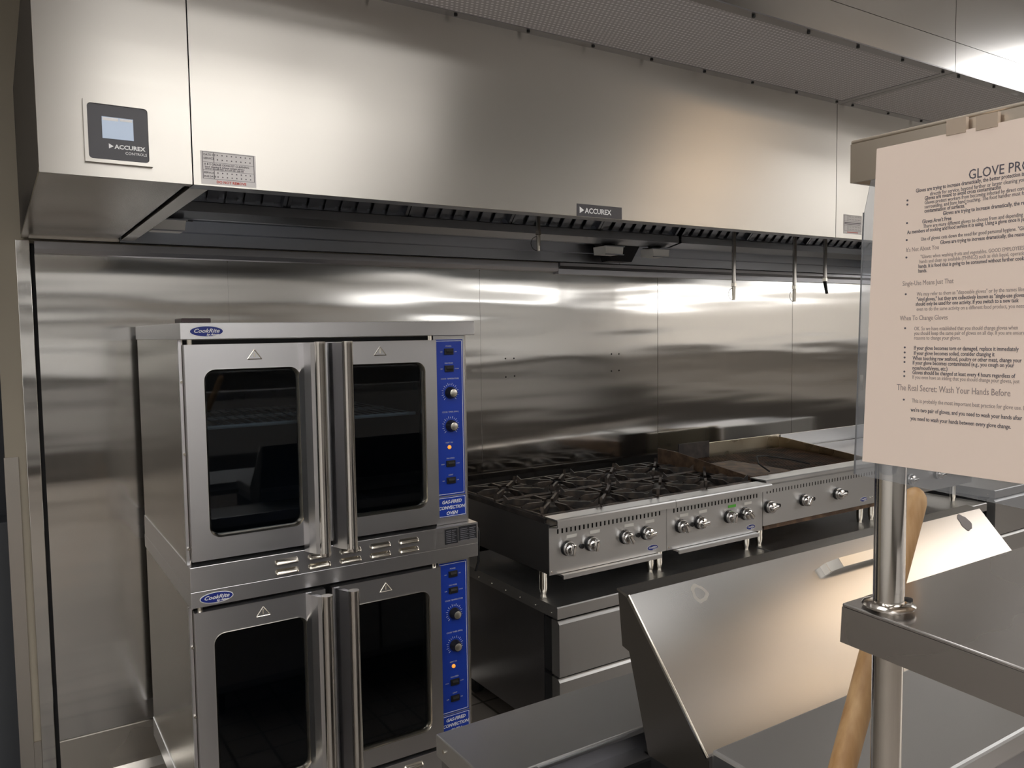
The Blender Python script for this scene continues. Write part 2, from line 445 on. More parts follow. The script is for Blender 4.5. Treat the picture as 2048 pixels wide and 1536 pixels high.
# dark, grey and white bands added out of view to stripe the wall reflections
struct(MB().box(RX0, RX1, -7.2, RY0, 0, .42).build('trim_7', DARKBAND))
struct(MB().box(RX0, RX1, -7.2, RY0, .42, 1.02).build('trim_13', mat('unseen_grey_band', (.34,.33,.32), .6)))
struct(MB().box(RX0, RX1, -7.12, RY0, 1.30, 1.36).build('trim_8', WHITE))
struct(MB().box(RX0, RX1, -7.5, RY0, 2.06, 2.14).build('trim_9', DARKBLOCK))
struct(MB().box(RX0, RX1, -7.25, -7.201, .62, .68).build('trim_10', ROOMWALL))
struct(MB().box(8.9, RX1, -7.0, -1.0, 0, .75).build('trim_11', DARKBAND))
struct(MB().box(8.85, RX1, -7.0, -1.0, 1.45, 1.50).build('trim_12', WHITE))
def added_strip(x0, x1, y0, y1, lab):  # glowing strips added to brighten the unseen walls mirrored in the steel
    r = thing('added_strip', lab, 'light', ((x0+x1)/2, (y0+y1)/2, 2.15), 'added strips brightening the unseen far walls')
    MB().box(x0, x1, y0, y1, 2.215, 2.25).build('housing', WHITE, r)
    MB().box(x0+.01, x1-.01, y0+.01, y1-.01, 2.15, 2.215).build('tube', STRIP, r)
STRIP = emit('added_strip_glow', LAMP_COOL, 5.0)
for i in range(2):
    added_strip(4.9+i*2.0, 6.75+i*2.0, -7.56, -7.50, 'added white glowing strip behind the viewer, brightening the unseen wall')
for i in range(3):
    added_strip(9.0, 9.06, -6.6+i*1.9, -4.85+i*1.9, 'added white glowing strip on the unseen right end wall')
def ceiling_light(x, y, lab, material=LIGHT, wx=1.2, wy=.6):
    r = thing('ceiling_light', lab, 'light', (x, y, CZ-.012), 'ceiling light panels')
    MB().box(x-wx/2, x+wx/2, y-wy/2, y-wy/2+.02, CZ-.012, CZ-.002).box(x-wx/2, x+wx/2, y+wy/2-.02, y+wy/2, CZ-.012, CZ-.002)\
        .box(x-wx/2, x-wx/2+.02, y-wy/2+.02, y+wy/2-.02, CZ-.012, CZ-.002).box(x+wx/2-.02, x+wx/2, y-wy/2+.02, y+wy/2-.02, CZ-.012, CZ-.002).build('frame', WHITE, r)
    MB().box(x-wx/2+.02, x+wx/2-.02, y-wy/2+.02, y+wy/2-.02, CZ-.009, CZ-.003).build('diffuser', material, r)
k = 0
for x in (-1.9, -.5, 1.42, 2.36, 5.2, 6.7, 8.2):
    for y in (-2.5, -3.6, -4.7, -5.8, -6.9):
        if (x == 5.2 and y != -2.5) or (x == 2.36 and y == -2.5): continue
        ceiling_light(x, y, 'white recessed ceiling light panel above the kitchen, behind the viewer', wx=.85 if x == 2.36 else .95)
ceiling_light(5.3, -4.15, 'warm ceiling light panel right of the added dark wedge, behind the viewer', LIGHTW, 1.0, 1.4)

# ================================================================== EXHAUST HOOD
YH, ZH, ZT = -1.361, 2.037, 2.556
cab = thing('hood_control_cabinet', 'stainless control cabinet at the left end of the exhaust hood with a dark touch display', 'hood', (.79, -.7, ZH))
MB().box(.633, .9435, YH, YH+.006, ZH, ZT).build('front_panel', S_HOOD, cab)
MB().box(.633, .639, YH+.006, -.008, ZH+.012, ZT).build('side_panel', mat('dark_side', (.06,.055,.055), .4, .6), cab)  # dark reflection on this side is put into its colour
cb_ = MB().box(.639, .938, YH+.03, -.06, ZH+.006, ZH+.012)
cb_.box(.633, .9435, YH+.006, YH+.03, ZH, ZH+.012).box(.633, .655, YH+.03, -.008, ZH, ZH+.010).box(.655, .9435, -.06, -.008, ZH-.004, ZH+.006)
cb_.build('bottom_panel', S_SIDE, cab)
MB().box(.639, .9435, -.06, -.01, ZH+.03, ZT).build('back_panel', S_DARK, cab)
MB().box(.639, .9435, YH+.006, -.01, ZT-.006, ZT).build('top_panel', S_DARK, cab)
# touch display
bz = MB().frame(.721, .858, 2.067, 2.202, .7285, .8505, 2.0745, 2.1945, .008, YH-.010, YH).build('display_bezel', S_HOOD, cab)
MB().prism(rrect(.7285, .8505, 2.0745, 2.1945, .008), 'y', YH-.007, YH-.0015).build('display_panel', PLATE, cab)
scr = MB().box(.757, .820, YH-.0085, YH-.007, 2.121, 2.168).build('screen', SCREEN, cab)
MB().box(.7585, .790, YH-.0088, YH-.0085, 2.160, 2.1665).box(.793, .8185, YH-.0088, YH-.0085, 2.161, 2.1665).build('status_bar', WHITE, scr)
def accurex(parent, x0, z0, h, y, W_):
    mk = MB(); t = h*1.15
    mk.prism([(x0, z0-h*.10), (x0+t*.9, z0+h*.5), (x0, z0+h*1.1)], 'y', y-.0004, y).build('emblem', WHITE, parent)
    return text('lettering', 'ACCUREX', WHITE, parent, (x0+t*1.1, y, z0), (1,0,0), (0,0,1), h*1.36, bold=.0004, xscale=W_)
accurex(cab, .769, 2.1005, .0092, YH-.007, 1.08)
text('small_lettering', 'CONTROLS', WHITE, cab, (.8015, YH-.007, 2.0895), (1,0,0), (0,0,1), .0085, xscale=1.0)

def service_sticker(parent, x0, x1, z0, z1, y, first):
    st = MB().box(x0, x1, y-.0006, y, z0, z1).build('service_sticker', STICKER, parent)
    lines = MB(); W_ = x1-x0; H_ = z1-z0
    def ln(a, b_, c, d_): lines.box(x0+a*W_, x0+b_*W_, y-.0009, y-.0006, z0+c*H_, z0+d_*H_)
    ln(.03,.97,.965,.975); ln(.03,.97,.16,.17); ln(.03,.04,.16,.97); ln(.96,.97,.16,.97)
    ln(.03,.97,.66,.668); ln(.03,.97,.42,.428); ln(.23,.24,.67,.97); ln(.23,.24,.17,.42)
    for k in range(8):
        xk = .29+k*.085
        for zz in (.88, .74, .34, .22): ln(xk, xk+.02, zz, zz+.035)
    lines.build('printed_rules', INK, st)
    if first:
        it = [('DATE OF', (x0+.05*W_, y-.0006, z0+.86*H_), .0068), ('SERVICE', (x0+.05*W_, y-.0006, z0+.75*H_), .0068),
              ('A B S GREASE EXHAUST CLEANING', (x0+.06*W_, y-.0006, z0+.575*H_), .0066),
              ('hood cleaning & exhaust system service', (x0+.07*W_, y-.0006, z0+.505*H_), .0057),
              ('OFFICE: 800-000-0001 M-F 8:30 AM - 5:00 PM', (x0+.07*W_, y-.0006, z0+.445*H_), .0047),
              ('SERVICE', (x0+.05*W_, y-.0006, z0+.32*H_), .0063), ('DUE DATE', (x0+.05*W_, y-.0006, z0+.21*H_), .0058)]
        texts('printed_text', it, INK, st, bold=.0001)
        text('red_warning', 'DO NOT REMOVE', RED, st, (x0+.27*W_, y-.0006, z0+.045*H_), (1,0,0), (0,0,1), .0085, bold=.0002)
    else:
        MB().box(x0+.2*W_, x0+.8*W_, y-.0009, y-.0006, z0+.06*H_, z0+.10*H_).build('red_warning', RED, st)
        MB().box(x0+.06*W_, x0+.94*W_, y-.0009, y-.0006, z0+.56*H_, z0+.60*H_).box(x0+.06*W_, x0+.9*W_, y-.0009, y-.0006, z0+.49*H_, z0+.52*H_).build('printed_text', INK, st)

def hood(x0, x1, name_label, nfilt):
    h = thing('exhaust_hood', name_label, 'hood', ((x0+x1)/2, -.7, ZH), 'sections of the exhaust hood')
    MB().box(x0+.0015, x1-.0015, YH, YH+.006, ZH, ZT).build('front_panel', S_HOOD, h)
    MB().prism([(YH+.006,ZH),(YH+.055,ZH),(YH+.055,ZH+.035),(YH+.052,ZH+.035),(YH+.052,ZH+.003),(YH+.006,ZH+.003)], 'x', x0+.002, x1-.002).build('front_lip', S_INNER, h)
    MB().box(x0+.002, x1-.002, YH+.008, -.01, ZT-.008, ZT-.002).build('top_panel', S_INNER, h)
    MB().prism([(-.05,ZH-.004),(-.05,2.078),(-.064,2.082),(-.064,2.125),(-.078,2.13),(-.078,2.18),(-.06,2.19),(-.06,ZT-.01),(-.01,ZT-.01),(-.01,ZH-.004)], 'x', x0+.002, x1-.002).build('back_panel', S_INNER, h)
    for a, b_ in (((x0+.002, x0+.008),) if x0 < 2 else ((x1-.008, x1-.002),)):
        MB().box(a, b_, YH+.056, -.08, ZH+.012, ZT-.01).build('end_panel', S_INNER, h)
    if x0 < 2: MB().box(x0+.002, x0+.045, YH+.056, -.08, ZH, ZH+.010).build('bottom_flange', S_SIDE, h)
    # trough and baffle filters
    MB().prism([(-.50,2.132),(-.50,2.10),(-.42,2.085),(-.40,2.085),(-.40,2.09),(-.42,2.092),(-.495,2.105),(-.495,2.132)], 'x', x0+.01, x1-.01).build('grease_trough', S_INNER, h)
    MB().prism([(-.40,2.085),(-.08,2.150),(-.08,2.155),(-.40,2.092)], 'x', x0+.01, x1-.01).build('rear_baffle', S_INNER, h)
    Wf = (x1-x0-.03)/nfilt
    for i in range(nfilt):
        a = x0+.015+i*Wf; fm = MB()
        s_ = (-.45, 2.15); e_ = (-.78, 2.50)
        d_ = Vector((e_[0]-s_[0], e_[1]-s_[1])).normalized(); nn = Vector((-d_.y, d_.x))
        def band(xa, xb, t0, t1, o0, o1):
            P0 = Vector(s_)+d_*t0; P1 = Vector(s_)+d_*t1
            fm.prism([tuple(P0+nn*o0), tuple(P1+nn*o0), tuple(P1+nn*o1), tuple(P0+nn*o1)], 'x', xa, xb)
        LL = .48
        band(a+.002, a+Wf-.002, 0, .018, 0, .04); band(a+.002, a+Wf-.002, LL-.018, LL, 0, .04)
        band(a+.002, a+.014, .018, LL-.018, 0, .04); band(a+Wf-.014, a+Wf-.002, .018, LL-.018, 0, .04)
        ns = int((Wf-.03)/.062)
        for j in range(ns):
            xa = a+.02+j*(Wf-.04)/ns; wv = (Wf-.04)/ns
            band(xa, xa+wv*.62, .018, LL-.018, .022, .026)
            band(xa+wv*.5, xa+wv*1.1, .018, LL-.018, .008, .012)
        fm.build('baffle_filter', S_INNER, h)
    return h
h1 = hood(.945, 3.362, 'long stainless exhaust hood section over the ovens and burner ranges with a brand plate', 5)
h2 = hood(3.362, 5.78, 'stainless exhaust hood section right of the seam with a small service sticker on its face', 5)
np_ = MB().box(2.074, 2.255, YH-.0015, YH, 2.0378, 2.0755).build('name_plate', PLATE, h1)
accurex(np_, 2.084, 2.0485, .0165, YH-.0015, 1.02)
service_sticker(h1, .9635, 1.0915, 2.041, 2.118, YH, True)
service_sticker(h2, 3.41, 3.53, 2.056, 2.131, YH, False)
# grease cup under the trough
gc = thing('grease_cup', 'dark tapered grease cup hanging under the hood filters between two white lamps', 'grease cup', (3.27, -.13, 2.03))
MB().prism([(3.175,2.10),(3.05,2.20),(3.49,2.26),(3.475,2.235),(3.341,2.034),(3.199,2.034)], 'y', -.17, -.10).build('cup', mat('cup_black', (.03,.03,.034), .35, .8), gc)
# hood lamps
def hood_lamp(x, y, z, lab, glassdir=1):
    l_ = thing('hood_lamp', lab, 'lamp', (x, y, z), 'unlit lamps inside the exhaust hood')
    MB().lathe([(.03,.0),(.034,.004),(.034,.03),(.026,.045)], (x, y, z+.045), 'z', 20).build('lamp_housing', BLACK, l_, True)
    MB().box(x-.075, x+.085, y-.006, y+.006, z+.038, z+.042).build('guard_bar', BLACK, l_)
    MB().prism([(x-.055, z+.036), (x-.050, z), (x+.050, z), (x+.055, z+.036)], 'y', y-.045, y+.045).build('glass_jar', FROST, l_)
    MB().box(x-.06, x+.06, y-.05, y-.045, z+.034, z+.038).box(x-.055, x+.055, y-.05, y-.045, z-.004, z).build('wire_guard', S_INNER, l_)
    MB().tube([(x, y, z+.09), (x, y, ZT-.01)], .009, 8).build('conduit', BLACK, l_)
hood_lamp(2.995, -.4, 2.037, 'white unlit hood lamp just left of the black grease cup')
hood_lamp(3.29, -.4, 2.037, 'white unlit hood lamp just right of the black grease cup')
hood_lamp(1.05, -.4, 2.040, 'white unlit hood lamp at the left end under the hood, above the ovens')
# fire suppression drops
def nozzle(x, zb, lab, y=-.7, bend=0.0):
    p = thing('suppression_nozzle', lab, 'nozzle', (x, y, zb), 'fire suppression nozzles under the hood')
    MB().tube([(x, y, zb+.075), (x, y, ZT-.01)], .0100, 10).build('drop_pipe', S_POLE, p, True)
    MB().lathe([(.0085,0),(.0125,.002),(.0125,.018),(.0085,.02)], (x, y, zb+.062), 'z', 6).build('fitting', CHROME_SOFT, p)
    MB().tube([(x, y, zb+.062), (x+bend, y, zb)], [.0095,.0075], 10).build('nozzle_tip', CHROME_SOFT if bend == 0 else BLACK, p, True)
    if bend == 0:
        pts = [(x-.006-.030*math.sin(a), y, zb+.028+.028*math.cos(a)) for a in [i*PI/10 for i in range(0, 11)]]
        MB().tube(pts, .0012, 6).build('cap_strap', BLACK, p)
nozzle(2.386, 2.003, 'short dark fire suppression nozzle left of the name plate under the hood')
nozzle(3.517, 1.818, 'fire suppression nozzle with wire strap, leftmost of the three long pipes')
nozzle(3.961, 1.814, 'fire suppression nozzle with wire strap, middle of the three long pipes')
nozzle(4.205, 1.858, 'fire suppression nozzle with angled black tip, rightmost of the three long pipes', bend=.018)
# supply plenum above
def plenum(x0, x1, lab):
    p = thing('supply_plenum', lab, 'air plenum', ((x0+x1)/2, -1.59, ZT), 'sections of the supply air plenum')
    MB().box(x0+.03, x1-.03, -1.78, -1.395, ZT+.002, ZT+.005).build('perforated_panel', PERF, p)
    MB().box(x0+.0015, x1-.0015, -1.815, -1.78, ZT, ZT+.004).box(x0+.0015, x1-.0015, -1.395, YH, ZT, ZT+.004).box(x0+.0015, x0+.03, -1.78, -1.395, ZT, ZT+.004).box(x1-.03, x1-.0015, -1.78, -1.395, ZT, ZT+.004).build('rim', S_DARK, p)
    MB().box(x0+.0015, x1-.0015, -1.815, -1.810, ZT+.004, 2.657).build('lower_fascia', S_FASC, p)
    MB().box(x0+.0015, x1-.0015, -1.813, -1.808, 2.660, CZ-.002).build('upper_fascia', S_FASC, p)
    b_ = MB(); n = int((x1-x0)/.24)
    for i in range(n+1):
        xx = x0+.05+i*(x1-x0-.1)/n
        b_.lathe([(.005,-.006),(.005,0)], (xx, -1.385, ZT), 'z', 8).lathe([(.005,-.006),(.005,0)], (xx, -1.80, ZT), 'z', 8)
    b_.build('bolt_heads', BLACKM, p)
    # hidden rear face
    MB().box(x0+.0015, x1-.0015, -1.367, -1.363, ZT+.004, CZ-.002).build('rear_fascia', S_FASC, p)
plenum(.633, 3.375, 'long perforated supply air plenum along the top front edge of the hood')
plenum(3.375, 6.1, 'supply air plenum section at top right, beyond the seam')

# conduit beside the hood end
cd = MB().box(.640, .650, -.022, -.006, 2.14, 2.60).build('wall_conduit', S_POLE)
tag(cd, 'thin metal conduit on the wall just left of the hood end', 'conduit')

# ================================================================== OVENS
ZB = .935
def make_oven():
    o = thing('convection_oven', 'upper of two stacked convection ovens, a wire rack behind its left glass', 'oven', (1.466, -.5, ZB), 'stacked convection ovens')
    # body shell
    bd = MB()
    bd.box(.985, .993, -.895, -.09, 1.009, 1.672).box(1.925, 1.933, -.895, -.09, 1.009, 1.672)
    bd.box(.993, 1.925, -.10, -.09, 1.009, 1.672).box(.993, 1.925, -.86, -.10, 1.009, 1.02).box(.993, 1.925, -.86, -.10, 1.66, 1.672)
    bd.build('body', S_SIDE, o)
    # dark face frame round the cavity
    MB().box(.993, 1.03, -.880, -.865, 1.012, 1.670).box(1.765, 1.815, -.880, -.865, 1.012, 1.670).box(1.03, 1.765, -.880, -.865, 1.012, 1.075).box(1.03, 1.765, -.880, -.865, 1.60, 1.670).build('face_frame', BLACKM, o)
    cv = MB().box(1.03, 1.036, -.865, -.25, 1.03, 1.65).box(1.76, 1.766, -.865, -.25, 1.03, 1.65).box(1.03, 1.766, -.25, -.24, 1.03, 1.65).box(1.036, 1.76, -.865, -.25, 1.03, 1.036).box(1.036, 1.76, -.865, -.25, 1.644, 1.65)
    cv.build('cavity', ENAMEL, o)
    cap = MB().box(.982, 1.95, -.93, -.08, 1.672, 1.72, .0015).build('top_cap', S_OVEN, o)
    logo(o, 1.054, 1.695, .048, .0165, -.9302)
    base = MB().box(.982, 1.95, -.931, -.09, ZB, 1.009, .0015).build('vent_base', S_OVEN, o)
    lv = MB()
    for c in range(5):
        xc = 1.265 + c*.1035
        for zc in (.984, .953):
            prof = rrect(xc-.037, xc+.037, zc-.009, zc+.009, .0085, 5)
            n = len(prof); A = [lv.bm.verts.new((x, -.931, z)) for x, z in prof]
            B = [lv.bm.verts.new((xc+(x-xc)*.96, -.939, zc+(z-zc)*.62-.0028)) for x, z in prof]
            D = [lv.bm.verts.new((xc+(x-xc)*.90, -.943, zc+(z-zc)*.22-.0055)) for x, z in prof]
            for i in range(n):
                j = (i+1) % n
                lv.bm.faces.new((A[i], A[j], B[j], B[i])); lv.bm.faces.new((B[i], B[j], D[j], D[i]))
            lv.bm.faces.new(D)
    lv.build('louvres', CHROME_SOFT, base, True)
    # doors
    for (dx0, dx1, gx0, gx1, bx, tx) in ((.991, 1.386, 1.049, 1.318, (1.322,1.345), 1.365), (1.408, 1.799, 1.466, 1.748, (1.414,1.438), 1.453)):
        d_ = MB().frame(dx0, dx1, 1.024, 1.657, gx0-.006, gx1+.006, 1.089, 1.583, .030, -.93, -.90).build('door', S_OVEN, o)
        # polished rim
        rm = MB(); ri = rrect(gx0, gx1, 1.095, 1.577, .026); ro = rrect(gx0-.007, gx1+.007, 1.088, 1.584, .032)
        n = len(ri); A = [rm.bm.verts.new((x, -.9325, z)) for x, z in ro]; B = [rm.bm.verts.new((x, -.922, z)) for x, z in ri]; C_ = [rm.bm.verts.new((x, -.9295, z)) for x, z in ro]; D = [rm.bm.verts.new((x, -.905, z)) for x, z in ri]
        for i in range(n):
            j = (i+1) % n
            rm.bm.faces.new((A[i], A[j], B[j], B[i])); rm.bm.faces.new((C_[i], C_[j], A[j], A[i])); rm.bm.faces.new((B[i], B[j], D[j], D[i]))
        rm.build('window_rim', CHROME_SOFT, d_, True)
        MB().box(gx0-.004, gx1+.004, -.914, -.909, 1.091, 1.581).build('glass_pane', OVENGLASS, d_)
        # handle: full-height curved bracket carrying a tube
        a, b_ = bx
        prof = [(a, -.93), (a+.008, -.957), (b_-.003, -.984), (tx-.008, -1.004), (tx+.004, -1.000), (tx-.004, -.985), (b_+.006, -.965), (a+.018, -.93)]
        MB().prism(prof, 'z', 1.005, 1.655).build('handle_bracket', S_OVEN, d_)
        MB().lathe([(.0165,0),(.0172,.004),(.0172,.012),(.0165,.016),(.0165,.648),(.0172,.652),(.0172,.66)], (tx, -1.003, 1.0), 'z', 24).build('handle', S_POLE, d_, True)
        xm = (dx0+dx1)/2 if dx0 < 1.2 else 1.593
        tri = MB(); zc = 1.611
        for (p, q) in (((xm-.021, zc),(xm+.021, zc)), ((xm+.021, zc),(xm, zc+.028)), ((xm, zc+.028),(xm-.021, zc))):
            tri.tube([(p[0], -.9305, p[1]), (q[0], -.9305, q[1])], .0016, 6)
        tri.tube([(xm, -.9305, zc+.006), (xm, -.9305, zc+.019)], .0022, 6)
        tri.build('warning_emblem', CHROME_SOFT, d_)
        hx = dx0+.018 if dx0 < 1.2 else dx1-.018
        MB().lathe([(.008,0),(.008,.016)], (hx, -.915, 1.657), 'z', 12).build('hinge_pin', CHROME_SOFT, d_)
    # control column
    MB().box(1.803, 1.925, -.901, -.865, 1.010, 1.672, .001).build('control_column', S_OVEN, o)
    cp = MB().box(1.808, 1.917, -.9025, -.901, 1.112, 1.658).build('control_panel', BLUE, o)
    MB().box(1.808, 1.9135, -.9030, -.9025, 1.652, 1.6535).box(1.912, 1.9135, -.9030, -.9025, 1.118, 1.652).box(1.808, 1.9135, -.9030, -.9025, 1.1165, 1.118).build('border_line', WHITE, cp)
    lp = MB().box(1.806, 1.919, -.9025, -.901, 1.036, 1.107).build('name_label', BLUE, o)
    MB().box(1.808, 1.917, -.9030, -.9025, 1.103, 1.1045).box(1.9155, 1.917, -.9030, -.9025, 1.0395, 1.103).box(1.808, 1.917, -.9030, -.9025, 1.038, 1.0395).build('border_line', WHITE, lp)
    texts('lettering', [('GAS-FIRED', (1.862, -.9025, 1.0835), .0165), ('CONVECTION', (1.8615, -.9025, 1.0635), .0158), ('OVEN', (1.862, -.9025, 1.0435), .0165)], WHITE, lp, align='CENTER', shear=.25, bold=.0004)
    for (z, cap_t, a, b_) in ((1.616,'POWER','OFF','ON'), (1.557,'FAN MODE','OFF','COOK'), (1.224,'FAN SPEED','HIGH','LOW'), (1.165,'LIGHT','OFF','ON')):
        sw = MB().box(1.843, 1.878, -.9085, -.9025, z-.011, z+.011, .0015).build('rocker_switch', BLACK, cp)
        MB().prism([(-.9085, z-.007), (-.9115, z+.0), (-.9085, z+.007)], 'x', 1.849, 1.872).build('rocker', BLACKM, sw)
        texts('lettering', [(cap_t, (1.861, -.9025, z+.0165), .0065, dict(align='CENTER')), (a, (1.837, -.9025, z-.003), .0055, dict(align='RIGHT')), (b_, (1.884, -.9025, z-.003), .0055, dict(align='LEFT'))], GREYPRINT, cp)
    for (z, cap_t) in ((1.473,'COOK TEMPERATURE'), (1.357,'COOK TIMER (MIN.)')):
        kb = MB().lathe([(.0205,0),(.0205,-.008),(.018,-.011),(.0165,-.024),(.0155,-.026)], (1.864, -.9025, z), 'y', 28).build('control_knob', BLACK, cp, True)
        MB().lathe([(.0135,-.0005),(.0132,-.002),(.012,-.0026)], (1.864, -.9280, z), 'y', 28).build('knob_cap', mat('knob_alu', (.82,.79,.72), .3, 1.0), kb, True)
        tk = MB()
        for i in range(19):
            a = math.radians(225 - i*15)
            c_, s_ = math.cos(a), math.sin(a)
            mt = Matrix.Translation((1.864, 0, z)) @ Matrix.Rotation(-a, 4, 'Y')
            r1 = .034 if i % 2 == 0 else .031
            tk.box(.026, r1, -.9029, -.9025, -.0006, .0006, mtx=mt)
        tk.build('dial_ticks', WHITE, cp)
        text('lettering', cap_t, GREYPRINT, cp, (1.864, -.9025, z+.046), (1,0,0), (0,0,1), .0072, align='CENTER')
    MB().lathe([(.007,0),(.007,-.002),(.005,-.006),(.002,-.0075)], (1.857, -.9025, 1.282), 'y', 16).build('indicator_light', ORANGE, cp, True)
    text('lettering', 'HEAT ON', GREYPRINT, cp, (1.857, -.9025, 1.296), (1,0,0), (0,0,1), .0065, align='CENTER')
    # screws down the left edge of the door gap
    MB().lathe([(.004,0),(.004,-.006)], (.985, -.905, 1.55), 'y', 10).lathe([(.004,0),(.004,-.006)], (.985, -.905, 1.34), 'y', 10).lathe([(.004,0),(.004,-.006)], (.985, -.905, 1.06), 'y', 10).build('screws', CHROME_SOFT, o)
    MB().box(.9795, .9875, -.905, -.893, 1.012, 1.670).build('corner_edge', S_OVEN, o)
    return o
def logo(parent, x, z, rx, rz, y):
    pl = MB().ellipse((x, z), rx, rz, y-.0008, y).build('brand_badge', WHITE, parent)
    bl = MB().ellipse((x, z), rx*.95, rz*.88, y-.0013, y-.0008).build('badge_field', LOGOBLUE, pl)
    texts('lettering', [('CookRite', (x-.02*rx, y-.0013, z-rz*.22), rz*.98, dict(align='CENTER')), ('by Atosa', (x+.34*rx, y-.0013, z-rz*.72), rz*.5, dict(align='CENTER'))], WHITE, pl, shear=.35, bold=rz*.018, xscale=rx/rz/2.55)
ov = make_oven()
low = copy_tree(ov, (0, 0, -.785))
low['label'] = 'lower of the two stacked stainless convection ovens, its foot cut off by the frame'
# upper only: the wire rack, spec labels
rk = MB()
for i in range(22):
    x = 1.045 + i*.033
    rk.tube([(x, -.84, 1.408), (x, -.30, 1.408)], .0022, 6)
for y in (-.84, -.57, -.30): rk.tube([(1.038, y, 1.404), (1.758, y, 1.404)], .006, 6)
rk.build('wire_rack', mat('rack_wire', (.80,.76,.68), .4, .3), ov)
pl = MB().box(1.817, 1.868, -.9325, -.9312, .948, 1.001).box(1.872, 1.944, -.9325, -.9312, .953, 1.003).build('rating_label', mat('rating_black', (.012,.012,.016), .6), ov)
rows = MB()
for i in range(7):
    z = .953 + i*.0066
    for (a, b_) in ((1.822, 1.842), (1.845, 1.862 - (i % 3)*.004), (1.878, 1.906 + (i % 2)*.005), (1.914, 1.940 - (i % 3)*.003)):
        rows.box(a, b_, -.9328, -.9325, z, z+.0022)
rows.build('label_print', mat('label_grey', (.16,.16,.18), .6), pl)
# casters below the lower oven
for x in (1.05, 1.88):
    for y in (-.84, -.17):
        cs = MB().lathe([(.05,-.015),(.05,.015)], (x, y, .05), 'x', 20).box(x-.02, x+.02, y-.02, y+.02, .05, .149).build('caster', BLACK, low)
bx = MB().box(.992, 1.073, -.905, -.80, 1.7205, 1.7335, .002).build('black_box', mat('dark_brown_plastic', (.045,.025,.028), .4))
tag(bx, 'small flat dark box lying on the front left corner of the upper oven top', 'box')

# gas hose beside the oven
gh = MB().tube([(1.957,-.90,1.0),(1.962,-.915,.97),(1.960,-.915,.90),(1.966,-.905,.86),(1.962,-.89,.82)], .0045, 10).build('gas_hose', BLACK, None, True)
tag(gh, 'short black hose hanging at the right end of the upper oven base', 'hose')

# ================================================================== REFRIGERATED CHEF BASES
ZC = .635
def chef_base(x0, x1, cols, lab, top=ZC, yf=-.947):
    c = thing('chef_base', lab, 'refrigerated base', ((x0+x1)/2, -.5, 0), 'refrigerated chef bases under the ranges')
    MB().prism([(yf,top-.047),(yf,top-.004),(yf+.004,top),(-.10,top),(-.10,top-.047)], 'x', x0, x1).build('worktop', S_TOP, c)
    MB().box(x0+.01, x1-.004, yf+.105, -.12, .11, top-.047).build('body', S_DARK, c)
    rv = MB()
    for i in range(7): rv.lathe([(.003,-.002),(.003,0)], (x0, yf+.04+i*.11, top-.030), 'x', 8)
    rv.build('rivets', CHROME_SOFT, c)
    Wd = (x1-x0-.02)/cols
    for i in range(cols):
        a = x0+.004+i*Wd
        for (z0, z1) in ((top-.275, top-.058), (top-.50, top-.285)):
            d_ = MB().prism([(yf,z0),(yf,z1-.012),(yf+.012,z1),(yf+.05,z1),(yf+.05,z0)], 'x', a+.004, a+Wd-.004).build('drawer', S_TOP, c)
            MB().box(a+.05, a+Wd-.05, yf+.014, yf+.03, z1-.001, z1+.002).build('drawer_pull', GAP, d_)
            MB().box(a+.008, a+Wd-.008, yf+.05, yf+.103, z0+.004, z1-.004).build('drawer_gasket', BLACKM, d_)
    for x in (x0+.08, x1-.08):
        for y in (yf+.14, -.18):
            MB().lathe([(.05,-.015),(.05,.015)], (x, y, .05), 'x', 20).box(x-.02, x+.02, y-.02, y+.02, .05, .11).build('caster', BLACKM, c)
    return c
chef_base(2.283, 3.550, 2, 'low stainless chef base with drawers, under the two burner ranges')
chef_base(3.556, 5.40, 3, 'long stainless chef base under the charbroiler, right of the burner ranges', top=ZC+.004)
cw = chef_base(5.49, 6.7, 2, 'stainless drawer base at far right, past the end of the prep table lid', top=.70)

# ================================================================== RANGES
YF = -.88
def knob(parent, x, z, rot, y=YF, pointer=False):
    k_ = MB().lathe([(.0300,0),(.0300,-.004),(.025,-.007)], (x, y, z), 'y', 28).build('bezel', BLACK, parent, True)
    kk = MB().lathe([(.0240,-.006),(.0275,-.010),(.0285,-.019),(.0262,-.029),(.0190,-.036),(.007,-.038)], (x, y, z), 'y', 32)
    # raised grip with a groove either side
    mt = Matrix.Translation((x, y, z)) @ Matrix.Rotation(rot, 4, 'Y')
    kk.box(-.0095, .0095, -.048, -.030, -.0235, .0235, .0055, mtx=mt, seg=3)
    kb = kk.build('control_knob', CHROME, parent, True)
    return kb
def feet(parent, pts, ztop, zb=ZC):
    for x, y in pts:
        MB().lathe([(.0115,0),(.0115,.012),(.0145,.016),(.0165,.034),(.0165,ztop-zb-.004),(.019,ztop-zb)], (x, y, zb), 'z', 20).build('leg', CHROME_SOFT, parent, True)
def logo_s(parent, x, z, y=YF): logo(parent, x, z, .030, .0125, y-.0002)
